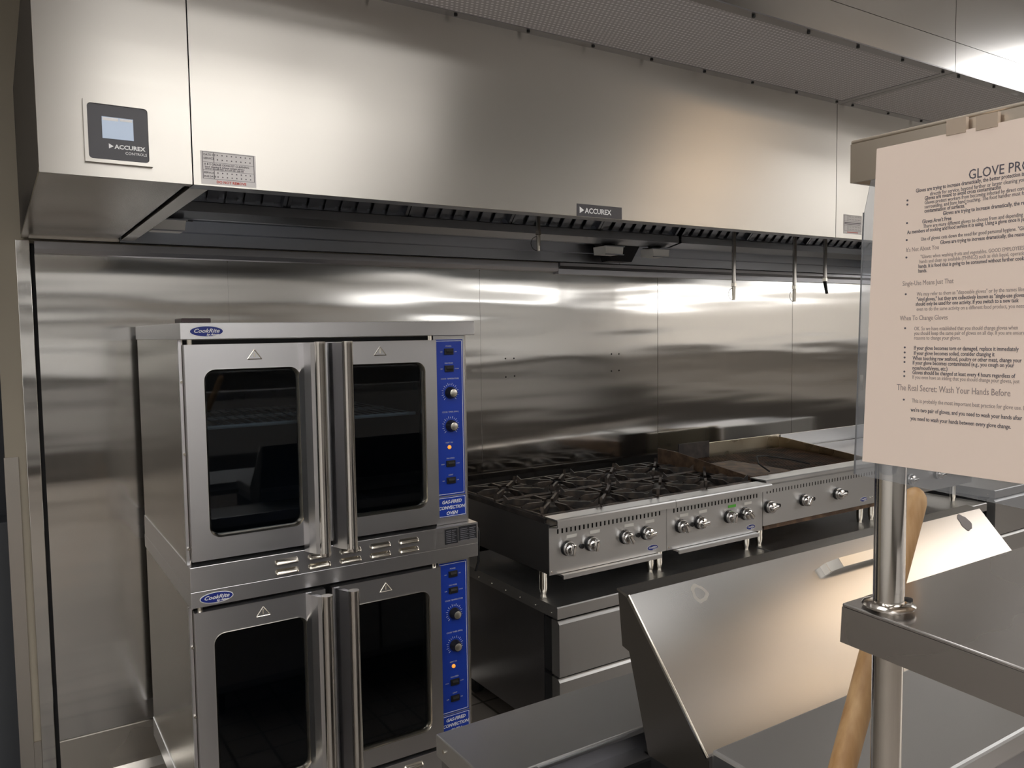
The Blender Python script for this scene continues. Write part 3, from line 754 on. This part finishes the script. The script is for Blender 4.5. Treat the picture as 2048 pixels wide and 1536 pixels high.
def grate(parent, cx, cy, s, z):
    g = MB(); h = s/2-.004
    # cast frame
    for (a, b_) in (((-h,-h),(h,-h)), ((h,-h),(h,h)), ((h,h),(-h,h)), ((-h,h),(-h,-h))):
        g.tube([(cx+a[0], cy+a[1], z-.012), (cx+b_[0], cy+b_[1], z-.010)], .0085, 6)
    for k in range(8):
        a = k*PI/4
        R_ = h if k % 2 == 0 else h*1.38
        co, si = math.cos(a), math.sin(a)
        mt = Matrix.Translation((cx, cy, z)) @ Matrix.Rotation(a, 4, 'Z')
        r_in = .035
        # tapered finger, raised toward the centre
        bm = g.bm; w_ = .0055
        prof = [(R_, -.018), (R_, .002), (R_*.80, .012), (r_in, .010), (r_in+.01, -.004), (R_*.6, -.014)]
        g.prism(prof, 'y', -w_, w_, mtx=mt)
    # upturned corner horns
    for (sx, sy) in ((-1,-1),(1,-1),(1,1),(-1,1)):
        g.prism([(h*1.12,-.012),(h*1.38,-.012),(h*1.38,.026),(h*1.30,.016)], 'y', -.006, .006, mtx=Matrix.Translation((cx, cy, z)) @ Matrix.Rotation(math.atan2(sy, sx), 4, 'Z'))
    g.build('burner_grate', IRON, parent)
    b_ = MB().lathe([(.045,-.045),(.048,-.030),(.040,-.022),(.028,-.014),(.012,-.012)], (cx, cy, z), 'z', 20)
    b_.build('burner', IRON, parent, True)
def hotplate(x0, x1, lab, knobs, tapes, grp='four-burner gas hotplates'):
    r = thing('gas_hotplate', lab, 'range', ((x0+x1)/2, -.5, ZC), grp)
    zt, zl = .967, .936
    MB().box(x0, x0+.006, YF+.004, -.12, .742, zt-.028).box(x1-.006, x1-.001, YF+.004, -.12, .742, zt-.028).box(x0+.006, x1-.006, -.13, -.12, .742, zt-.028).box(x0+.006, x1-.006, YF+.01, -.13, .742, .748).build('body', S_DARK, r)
    cp = MB().box(x0, x1-.001, YF, YF+.004, .740, .926).build('control_panel', S_RANGE, r)
    MB().prism([(-.937,zl),(-.937,zt-.006),(-.933,zt-.001),(-.925,zt),(-.852,zt),(-.852,zt-.006),(-.93,zt-.007),(-.931,zl)], 'x', x0+.0005, x1-.0005).prism([(-.931,zl),(-.931,zl+.004),(YF+.002,.929),(YF+.002,.925)], 'x', x0+.0005, x1-.0005).build('front_ledge', S_RANGE, r)
    MB().box(x0+.006, x1-.006, -.85, -.13, .918, .924).build('drip_pan', SOOT, r)
    MB().box(x0, x0+.010, -.85, -.12, .938, .958).box(x1-.010, x1-.001, -.85, -.12, .938, .958).box(x0+.01, x1-.01, -.13, -.12, .938, .962).build('top_rim', SOOT, r)
    sl = MB(); n = 26
    for i in range(n):
        x = x0+.042+i*(x1-x0-.082)/(n-1)
        sl.box(x-.0034, x+.0034, YF-.0006, YF, .898, .916)
    sl.build('vent_slots', SLOT, cp)
    for i, (x, rt) in enumerate(knobs):
        knob(cp, x, .835, rt)
        MB().box(x-.004, x+.046, YF-.0014, YF, .874, .886).build('knob_label', GREEN if tapes[i] == 'g' else TAPE, cp)
    logo_s(cp, x1-.080, .766)
    # pilot holes
    ph = MB()
    for x in ((knobs[0][0]+knobs[1][0])/2+.012, (knobs[2][0]+knobs[3][0])/2+.012): ph.lathe([(.010,0),(.010,-.006)], (x, YF, .832), 'y', 14)
    ph.build('pilot_valve', BLACK, cp)
    MB().lathe([(.0035,0),(.0035,-.002)], (x0+.012, YF, .752), 'y', 10).build('panel_screw', CHROME_SOFT, cp)
    # drip tray
    MB().prism([(-.905,.722),(-.905,.7365),(-.903,.738),(-.40,.738),(-.40,.732),(-.898,.730),(-.898,.722)], 'x', x0+.05, x1-.05).build('drip_tray', S_RANGE, r)
    feet(r, [(x0+.024, -.805), (x1-.026, -.805), (x0+.024, -.19), (x1-.026, -.19)], .742)
    s = (x1-x0-.02)/2
    for ix in range(2):
        for iy in range(2):
            grate(r, x0+.010+s*(ix+.5), -.845+.352*(iy+.5), s, .968)
    return r
hotplate(2.295, 2.908, 'four-burner gas hotplate nearest the ovens, black cast-iron grates and four chrome knobs',
         [(2.382,.2),(2.498,.15),(2.677,2.6),(2.791,1.5)], 'wwww')
hotplate(2.909, 3.516, 'four-burner gas hotplate next to the charbroiler, with one green label above a knob',
         [(2.989,2.7),(3.103,1.5),(3.289,.15),(3.394,2.4)], 'wwgw')

def charbroiler(x0, x1):
    r = thing('charbroiler', 'gas charbroiler with browned grates, three chrome knobs and low splash guards', 'grill', ((x0+x1)/2, -.5, ZC))
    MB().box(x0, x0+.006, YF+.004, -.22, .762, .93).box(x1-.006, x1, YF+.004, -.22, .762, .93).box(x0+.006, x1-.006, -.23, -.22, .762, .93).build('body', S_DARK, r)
    cp = MB().box(x0+.001, x1, YF, YF+.004, .757, .945).build('control_panel', S_RANGE, r)
    MB().prism([(-.897,.958),(-.897,.972),(-.892,.976),(-.80,.976),(-.80,.970),(-.89,.969),(-.891,.958)], 'x', x0+.004, x1+.01).prism([(-.891,.958),(-.891,.962),(YF+.002,.947),(YF+.002,.943)], 'x', x0+.004, x1).build('front_ledge', S_RANGE, r)
    sl = MB(); n = 40
    for i in range(n):
        x = x0+.03+i*(x1-x0-.05)/(n-1); sl.box(x-.0026, x+.0026, YF-.0006, YF, .908, .925)
    sl.build('vent_slots', SLOT, cp)
    for i, x in enumerate((3.558, 3.813, 4.074)):
        knob(cp, x, .845, (1.4, .5, 1.5)[i])
        MB().lathe([(.0095,0),(.0095,-.024)], (x+.050, YF, .848), 'y', 14).build('pilot_valve', BLACK, cp, True)
    logo_s(cp, 4.297, .787)
    MB().lathe([(.003,0),(.003,-.002)], (4.355, YF, .79), 'y', 8).lathe([(.003,0),(.003,-.002)], (4.375, YF, .79), 'y', 8).build('panel_screws', CHROME_SOFT, cp)
    MB().prism([(-.872,.735),(-.872,.756),(-.30,.756),(-.30,.740),(-.866,.740),(-.866,.735)], 'x', x0+.02, x1-.02).build('drip_tray', RUST, r)
    # splash guards
    MB().prism([(-.165,.93),(-.165,1.042),(-.30,1.038),(-.80,.978),(-.80,.93)], 'x', x0+.008, x0+.014).build('left_splash', RUST, r)
    MB().prism([(-.22,.93),(-.22,1.042),(-.30,1.036),(-.84,.982),(-.84,.93)], 'x', x1-.012, x1-.006).build('right_splash', brushed('heat_tinted', (.46,.36,.24), .35, .3, 0, (3,3,20), 0, (1,1,1), .3), r)
    MB().box(x0+.30, x1-.012, -.244, -.238, .935, 1.052).box(x0+.30, x1-.012, -.25, -.238, 1.050, 1.054).build('rear_splash', brushed('splash_steel', (.78,.72,.58), .32, .3, 0, (3,3,20), 0, (1,1,1), .25), r)
    MB().box(x0+.08, x0+.31, -.252, -.246, .935, 1.066).build('dark_splash_plate', SOOT, r)  # separate darker plate at the left of the rear splash
    # slotted teeth along the rear splash, cooking grates
    for i in range(6):
        a = x0+.03+i*(x1-x0-.05)/6; wv = (x1-x0-.05)/6-.006; g = MB()
        for j in range(9):
            x = a+.006+j*(wv-.012)/8
            g.prism([(-.79,.950),(-.79,.962),(-.28,.985),(-.28,.972)], 'x', x-.003, x+.003)
        for y, z in ((-.785,.952),(-.53,.964),(-.285,.975)): g.box(a, a+wv, y-.005, y+.005, z-.004, z+.004)
        g.build('cooking_grate', GRILL, r)
    MB().box(x0+.02, x1-.02, -.79, -.25, .90, .905).build('radiant_bed', GRILL, r)
    MB().box(x0+.02, x0+.30, -.80, -.42, .977, .980).build('griddle_plate', RUST, r)
    feet(r, [(x1-.045, -.80), (x1-.045, -.30), (x0+.07, -.80), (x0+.07, -.30)], .757, ZC+.004)
    return r
charbroiler(3.5175, 4.430)
# bent wire lifter lying on the grill
pts = [(3.66,-.80,.99),(3.70,-.70,1.01),(3.78,-.62,1.03),(3.88,-.60,1.02),(3.98,-.66,1.0),(4.02,-.76,.985)]
wl = MB().tube(pts, .004, 8).build('wire_lifter', BLACKM, None, True)
tag(wl, 'bent black wire grate lifter lying on the charbroiler grates', 'tool')

# griddle right of the charbroiler
gr = thing('gas_griddle', 'gas griddle at the far right of the cooking line, mostly hidden by the paper notice', 'range', (4.89, -.5, ZC))
x0, x1 = 4.446, 5.355
MB().box(x0, x1, YF+.004, -.22, .762, .945).build('body', S_DARK, gr)
cp = MB().box(x0, x1, YF, YF+.004, .757, .935).build('control_panel', S_RANGE, gr)
MB().box(x0, x1, -.925, -.25, .945, .965, .002).build('griddle_plate', S_DARK, gr)
MB().prism([(-.235,.965),(-.235,1.047),(-.22,1.047),(-.22,.965)], 'x', x0, x1).build('rear_splash', S_RANGE, gr)
MB().prism([(-.235,.965),(-.235,1.047),(-.80,.985),(-.80,.965)], 'x', x1-.008, x1-.001).build('side_splash', S_RANGE, gr)
for x in (4.706, 4.98, 5.2): knob(cp, x, .848, 1.5)
feet(gr, [(x0+.04,-.80), (x1-.055,-.80), (x0+.04,-.30), (x1-.055,-.30)], .762, ZC+.004)
# ================================================================== PREP TABLE WITH LID
pt = thing('prep_table', 'stainless refrigerated prep table in the foreground with a raised sloping lid', 'prep table', (2.0, -2.34, 0))
ZP, PX0, PX1 = .90, 1.224, 2.86
tp = MB()
tp.box(PX0, PX1, -2.209, -2.004, ZP-.045, ZP, .003)
tp.box(PX0, PX0+.10, -2.68, -2.209, ZP-.045, ZP, .003)
tp.build('worktop', S_TOP, pt)
MB().box(PX0+.10, PX1, -2.222, -2.209, ZP-.03, ZP-.004).box(PX0+.10, PX1, -2.262, -2.222, ZP-.036, ZP-.030).build('pan_rail', S_DARK, pt)
MB().box(PX0+.102, 1.56, -2.66, -2.262, ZP-.12, ZP-.115).box(PX0+.10, PX0+.106, -2.66, -2.24, ZP-.12, ZP-.03).box(1.55, 1.556, -2.66, -2.24, ZP-.12, ZP-.03).box(PX0+.106, 1.55, -2.262, -2.256, ZP-.12, ZP-.036).build('pan_well', BLACKM, pt)
MB().box(PX0+.01, PX1-.01, -2.65, -2.03, .12, ZP-.13).build('body', S_DARK, pt)
MB().box(PX0+.004, PX0+.012, -2.66, -2.02, ZP-.13, ZP-.045).build('side_apron', S_DARK, pt)
MB().lathe([(.004,-.003),(.004,0)], (PX0, -2.04, ZP-.02), 'x', 8).lathe([(.004,-.003),(.004,0)], (PX0, -2.07, ZP-.06), 'x', 8).build('rivets', CHROME_SOFT, pt)
for i in range(2):
    a = PX0+.012+i*.81
    dd = MB().box(a+.004, a+.80, -2.028, -2.005, .16, ZP-.15, .003).build('cabinet_door', S_TOP, pt)
    MB().box(a+.30, a+.50, -2.003, -1.985, ZP-.20, ZP-.18).build('door_handle', CHROME_SOFT, dd)
for x in (PX0+.08, PX1-.08):
    for y in (-2.58, -2.1): MB().lathe([(.05,-.015),(.05,.015)], (x, y, .05), 'x', 20).box(x-.02, x+.02, y-.02, y+.02, .05, .12).build('caster', BLACKM, pt)
# rear deck
MB().box(1.553, 3.6, -2.68, -2.412, .905, .949, .006).build('rear_deck', S_TOP, pt)
MB().box(1.558, 3.59, -2.66, -2.42, ZP-.13, .905).build('rear_housing', S_DARK, pt)
# lid: sloping sheet with top return, side cheek
lid_ = MB()
n_ = Vector((.236, -.207)).normalized()*0
lid_.prism([(-2.2,1.167),(-2.407,.933),(-2.403,.929),(-2.194,1.161)], 'x', 1.550, 2.846)
lid_.prism([(-2.2,1.167),(-2.165,1.172),(-2.165,1.168),(-2.197,1.161)], 'x', 1.550, 2.846)
lid = lid_.build('lid', S_LID, pt)
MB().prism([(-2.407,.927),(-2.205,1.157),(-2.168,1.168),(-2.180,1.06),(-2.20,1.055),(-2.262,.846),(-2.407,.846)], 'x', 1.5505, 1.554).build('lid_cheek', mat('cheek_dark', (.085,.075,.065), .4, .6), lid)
MB().prism([(-2.407,.927),(-2.205,1.157),(-2.168,1.168),(-2.195,.951),(-2.407,.951)], 'x', 2.842, 2.8455).build('lid_cheek', S_DARK, lid)
MB().tube([(1.550,-2.2008,1.1672),(1.550,-2.4075,.9335)], .0022, 8).build('edge_bead', CHROME_SOFT, lid)
# lid handle: flat bar on two posts (plane of the lid: down-slope d, normal nrm)
dv = Vector((0, -.207, -.236)).normalized(); nv = Vector((0, -.236, .207)).normalized()
P0 = Vector((2.10, -2.235, 1.127)); P1 = Vector((2.36, -2.235, 1.127))
hm = MB()
def slab(mb, a, b_, d0, d1, n0, n1):
    vs = [mb.bm.verts.new(p + dv*dd + nv*nn) for p in (a, b_) for dd, nn in ((d0,n0),(d1,n0),(d1,n1),(d0,n1))]
    for f in ((0,1,2,3),(7,6,5,4),(0,4,5,1),(1,5,6,2),(2,6,7,3),(3,7,4,0)): mb.bm.faces.new([vs[i] for i in f])
slab(hm, P0+Vector((.035,0,0)), P1, -.011, .011, .026, .031)
slab(hm, P0, P0+Vector((.014,0,0)), -.011, .011, 0, .018)
slab(hm, P1-Vector((.005,0,0)), P1+Vector((.014,0,0)), -.011, .011, 0, .028)
# sloped end link
A = P0+Vector((.002,0,0)); B = P0+Vector((.038,0,0))
vs = [hm.bm.verts.new(p) for p in (A+dv*-.011+nv*.014, A+dv*.011+nv*.014, B+dv*.011+nv*.026, B+dv*-.011+nv*.026, A+dv*-.011+nv*.019, A+dv*.011+nv*.019, B+dv*.011+nv*.031, B+dv*-.011+nv*.031)]
for f in ((0,1,2,3),(7,6,5,4),(0,4,5,1),(1,5,6,2),(2,6,7,3),(3,7,4,0)): hm.bm.faces.new([vs[i] for i in f])
hm.build('lid_handle', S_HOOD, lid)
# dried ring stain and sticker remnant on the lid
def blob(name, cx, cs, rx, rs, material, hollow=None, th=.0008):
    mb = MB(); n = 40; O = Vector((cx, -2.2, 1.167))
    def ring(f):
        out = []
        for i in range(n):
            a = 2*PI*i/n; w_ = 1 + .10*math.sin(3*a+1) + .05*math.sin(7*a)
            out.append(O + Vector((1,0,0))*(rx*f*w_*math.cos(a)) + dv*(cs + rs*f*w_*math.sin(a)))
        return out
    A = [mb.bm.verts.new(p+nv*th) for p in ring(1)]
    A0 = [mb.bm.verts.new(p+nv*.0002) for p in ring(1)]
    for i in range(n):
        j = (i+1) % n; mb.bm.faces.new((A0[i], A0[j], A[j], A[i]))
    if hollow:
        B = [mb.bm.verts.new(p+nv*th) for p in ring(hollow)]
        for i in range(n):
            j = (i+1) % n; mb.bm.faces.new((A[i], A[j], B[j], B[i]))
    else: mb.bm.faces.new(A)
    return mb.build(name, material, lid)
blob('ring_stain', 1.722, .031, .021, .020, mat('stain_pale', (.33,.31,.28), .6), .60, .0003)
blob('sticker_remnant', 2.735, .028, .022, .024, mat('remnant_grey', (.20,.18,.18), .6), None, .0015)

# ================================================================== PASS SHELF UNIT
pz = thing('double_shelf', 'stainless double overshelf on a round post in the right foreground', 'shelf', (1.9, -3.03, 0))
MB().lathe([(.0156,0),(.0156,.932)], (1.324, -2.880, .90), 'z', 32).build('post', S_POLE, pz, True)
MB().lathe([(.026,0),(.027,.002),(.024,.005),(.0160,.006)], (1.324, -2.880, 1.3850), 'z', 36).build('post_collar', S_POLE, pz, True)
MB().lathe([(.005,0),(.005,.006)], (1.343, -2.890, 1.386), 'z', 10).build('set_screw', BLACKM, pz)
MB().lathe([(.019,0),(.019,.932)], (3.05, -2.887, .90), 'z', 32).build('post', S_POLE, pz, True)
def shelf(zt, x0, mtx=None):
    s_ = MB()
    s_.box(x0, 3.15, -3.22, -2.843, zt-.004, zt, .0015)
    s_.box(x0, x0+.004, -3.22, -2.843, zt-.044, zt-.004).box(x0+.004, 3.15, -2.847, -2.843, zt-.044, zt-.004).box(x0+.004, 3.15, -3.22, -3.216, zt-.044, zt-.004)
    return s_
mt = Matrix.Translation((0,-2.843,1.383)) @ Matrix.Rotation(math.radians(2.6), 4, 'X') @ Matrix.Translation((0,2.843,-1.383))
lo_ = shelf(1.383, 1.297); bmesh.ops.transform(lo_.bm, matrix=mt, verts=lo_.bm.verts); lo_.build('lower_shelf', S_SHELF, pz)
shelf(1.878, 1.301).build('upper_shelf', brushed('upper_shelf_steel', (.66,.58,.49), .3, .4, 0, (4,4,60), .001, (4,4,4), .1), pz)
# the table that carries it
pt2 = thing('pass_table', 'stainless pass table under the double overshelf, mostly below the frame', 'table', (2.2, -3.1, 0))
MB().box(1.25, 3.25, -3.26, -2.85, .86, .90, .003).build('worktop', S_TOP, pt2)
MB().box(1.28, 3.22, -3.22, -2.88, .25, .27).build('undershelf', S_DARK, pt2)
for x in (1.30, 3.20):
    for y in (-3.21, -2.90): MB().lathe([(.018,0),(.018,.86)], (x, y, 0), 'z', 16).build('leg', S_POLE, pt2, True)
# broom handle leaning in the gap
T_ = Vector((1.524, -2.79, 1.467)); B_ = Vector((1.378, -2.79, 1.147)); dr = (T_-B_).normalized()
Z0 = T_ - dr*(T_.z/dr.z) + dr*.02
pts = [Z0, B_] + [T_ + dr*t for t in (-.03, -.010, -.001, .005, .008)]
wh = MB().tube(pts, [.0145,.0155,.0162,.0160,.0135,.0085,.003], 28).build('wooden_handle', WOOD, None, True)
tag(wh, 'thick round wooden handle leaning upright behind the steel post', 'handle')

# ================================================================== NOTICE IN A SLEEVE
XP = 1.2935
sl = thing('paper_notice', 'printed glove instructions sheet in a clear sleeve hanging from the upper shelf end', 'notice', (XP, -2.99, 1.53))
yl, yr_ = -2.881, -3.115
MB().prism([(yl+.003,1.862),(yr_,1.862),(yr_,1.542),(yl+.014,1.542)], 'x', XP-.0002, XP+.0003).build('sheet', PAPER, sl)
MB().prism([(yl+.017,1.80),(yl+.010,1.832),(yr_-.012,1.868),(yr_-.012,1.515),(yl+.025,1.527)], 'x', XP+.0012, XP+.0018).prism([(yl+.017,1.80),(yl+.023,1.527),(yl+.0225,1.527),(yl+.0165,1.80)], 'x', XP-.0012, XP+.0012).build('sleeve', SLEEVE, sl)
TAN = mat('tape_tan', (.45,.36,.28), .5)
MB().box(XP-.001, XP+.004, -2.967, -2.949, 1.860, 1.874).build('tape_tab', TAN, sl)
MB().box(XP-.001, XP+.004, -2.995, -2.976, 1.859, 1.872).build('tape_tab', TAN, sl)
LN = [('GLOVE PROTOCOL', -2.97, 1.8165, .0125, 1, 1),
('Gloves are trying to increase dramatically, the better protection is to wash', -2.92, 1.812, .0052, 1, 1),
('directly for service, beyond further or larger cleaning your shopping station', -2.934, 1.807, .0052, 0, 1),
('Gloves are meant to avoid cross contamination', -2.929, 1.8035, .0052, 1, 1),
('Gloves protect workers from becoming infected by direct contact, as other than illness,', -2.929, 1.7995, .0050, 0, 1),
('surrounding, and bare hand touching. The food handler must follow the use of gloves through', -2.929, 1.7955, .0050, 0, 1),
('contamination of surfaces."', -2.929, 1.7915, .0052, 1, 1),
('Gloves are trying to increase dramatically, the reason to wear', -2.947, 1.7870, .0052, 1, 1),
('Gloves Aren\'t Free', -2.927, 1.7815, .0052, 1, 1),
('There are many different gloves to choose from and depending on the food task requirements', -2.928, 1.7770, .0050, 0, 1),
('As members of cooking and food service it is using. Using a glove once is just waste for', -2.912, 1.7730, .0050, 1, 1),
('Use of gloves cuts down the need for good personal hygiene. "Gloves may', -2.926, 1.7650, .0050, 0, 1),
('Gloves are trying to increase dramatically, the reason of', -2.945, 1.7600, .0050, 1, 1),
("It's Not About You", -2.911, 1.7555, .0060, 0, 0),
('"Gloves when washing fruits and vegetables. GOOD EMPLOYEES may', -2.926, 1.7480, .0050, 0, 0),
('hands and clean up available (THINGS) such as dish liquid, operation, door', -2.925, 1.7435, .0050, 0, 0),
('hands. It is food that is going to be consumed without further cooking', -2.924, 1.7390, .0050, 1, 0),
('hands.', -2.924, 1.7345, .0050, 1, 0),
('Single-Use Means Just That', -2.908, 1.7225, .0066, 0, 0),
('We may refer to them as "disposable gloves" or by the names like', -2.923, 1.7120, .0052, 0, 0),
('"vinyl gloves," but they are collectively known as "single-use gloves"', -2.923, 1.7070, .0052, 1, 0),
('should only be used for one activity. If you switch to a new task', -2.922, 1.7025, .0052, 1, 0),
('even to do the same activity on a different food product, you need', -2.923, 1.6975, .0052, 0, 0),
('When To Change Gloves', -2.906, 1.6885, .0066, 0, 0),
('OK. So we have established that you should change gloves when', -2.921, 1.6785, .0052, 0, 0),
('you should keep the same pair of gloves on all day. If you are unsure', -2.921, 1.6740, .0052, 0, 0),
('reasons to change your gloves.', -2.921, 1.6695, .0052, 0, 0),
('If your glove becomes torn or damaged, replace it immediately', -2.921, 1.6595, .0054, 1, 0),
('If your glove becomes soiled, consider changing it', -2.921, 1.6545, .0054, 1, 0),
('When touching raw seafood, poultry or other meat, change your', -2.920, 1.6495, .0054, 1, 0),
('If your glove becomes contaminated (e.g., you cough on your', -2.920, 1.6450, .0054, 1, 0),
('nose/mouth/eyes, etc.)', -2.920, 1.6400, .0054, 1, 0),
('Gloves should be changed at least every 4 hours regardless of', -2.920, 1.6355, .0054, 1, 0),
('If you even have an inkling that you should change your gloves, just', -2.920, 1.6310, .0052, 0, 0),
('The Real Secret: Wash Your Hands Before', -2.904, 1.6190, .0088, 0, 0),
('This is probably the most important best practice for glove use. Be', -2.920, 1.6075, .0056, 0, 0),
("we're two pair of gloves, and you need to wash your hands after", -2.919, 1.5985, .0056, 1, 0),
('you need to wash your hands between every glove change.', -2.919, 1.5900, .0056, 1, 0)]
dark, pale = [], []
maxw = .19
for s_, y, z, sz, bo, dk in LN:
    (dark if (dk or bo) else pale).append((s_[:int(.30/sz/.50)], (XP-.0003, y, z), sz, dict(bold=.00006 if bo else 0.0, xscale=.80 if sz > .012 else .70)))
for z in (1.8035, 1.7995, 1.7815, 1.765, 1.748, 1.712, 1.6785, 1.6595, 1.6545, 1.6495, 1.645, 1.6355, 1.631, 1.6075):
    dark.append(('\u2022', (XP-.0003, -2.9105, z), .0065, dict(bold=.0002)))
texts('printed_text', dark, INKBLACK, sl, xdir=(0,-1,0), depth=.0001)
texts('pale_text', pale, INKPALE, sl, xdir=(0,-1,0), depth=.0001)
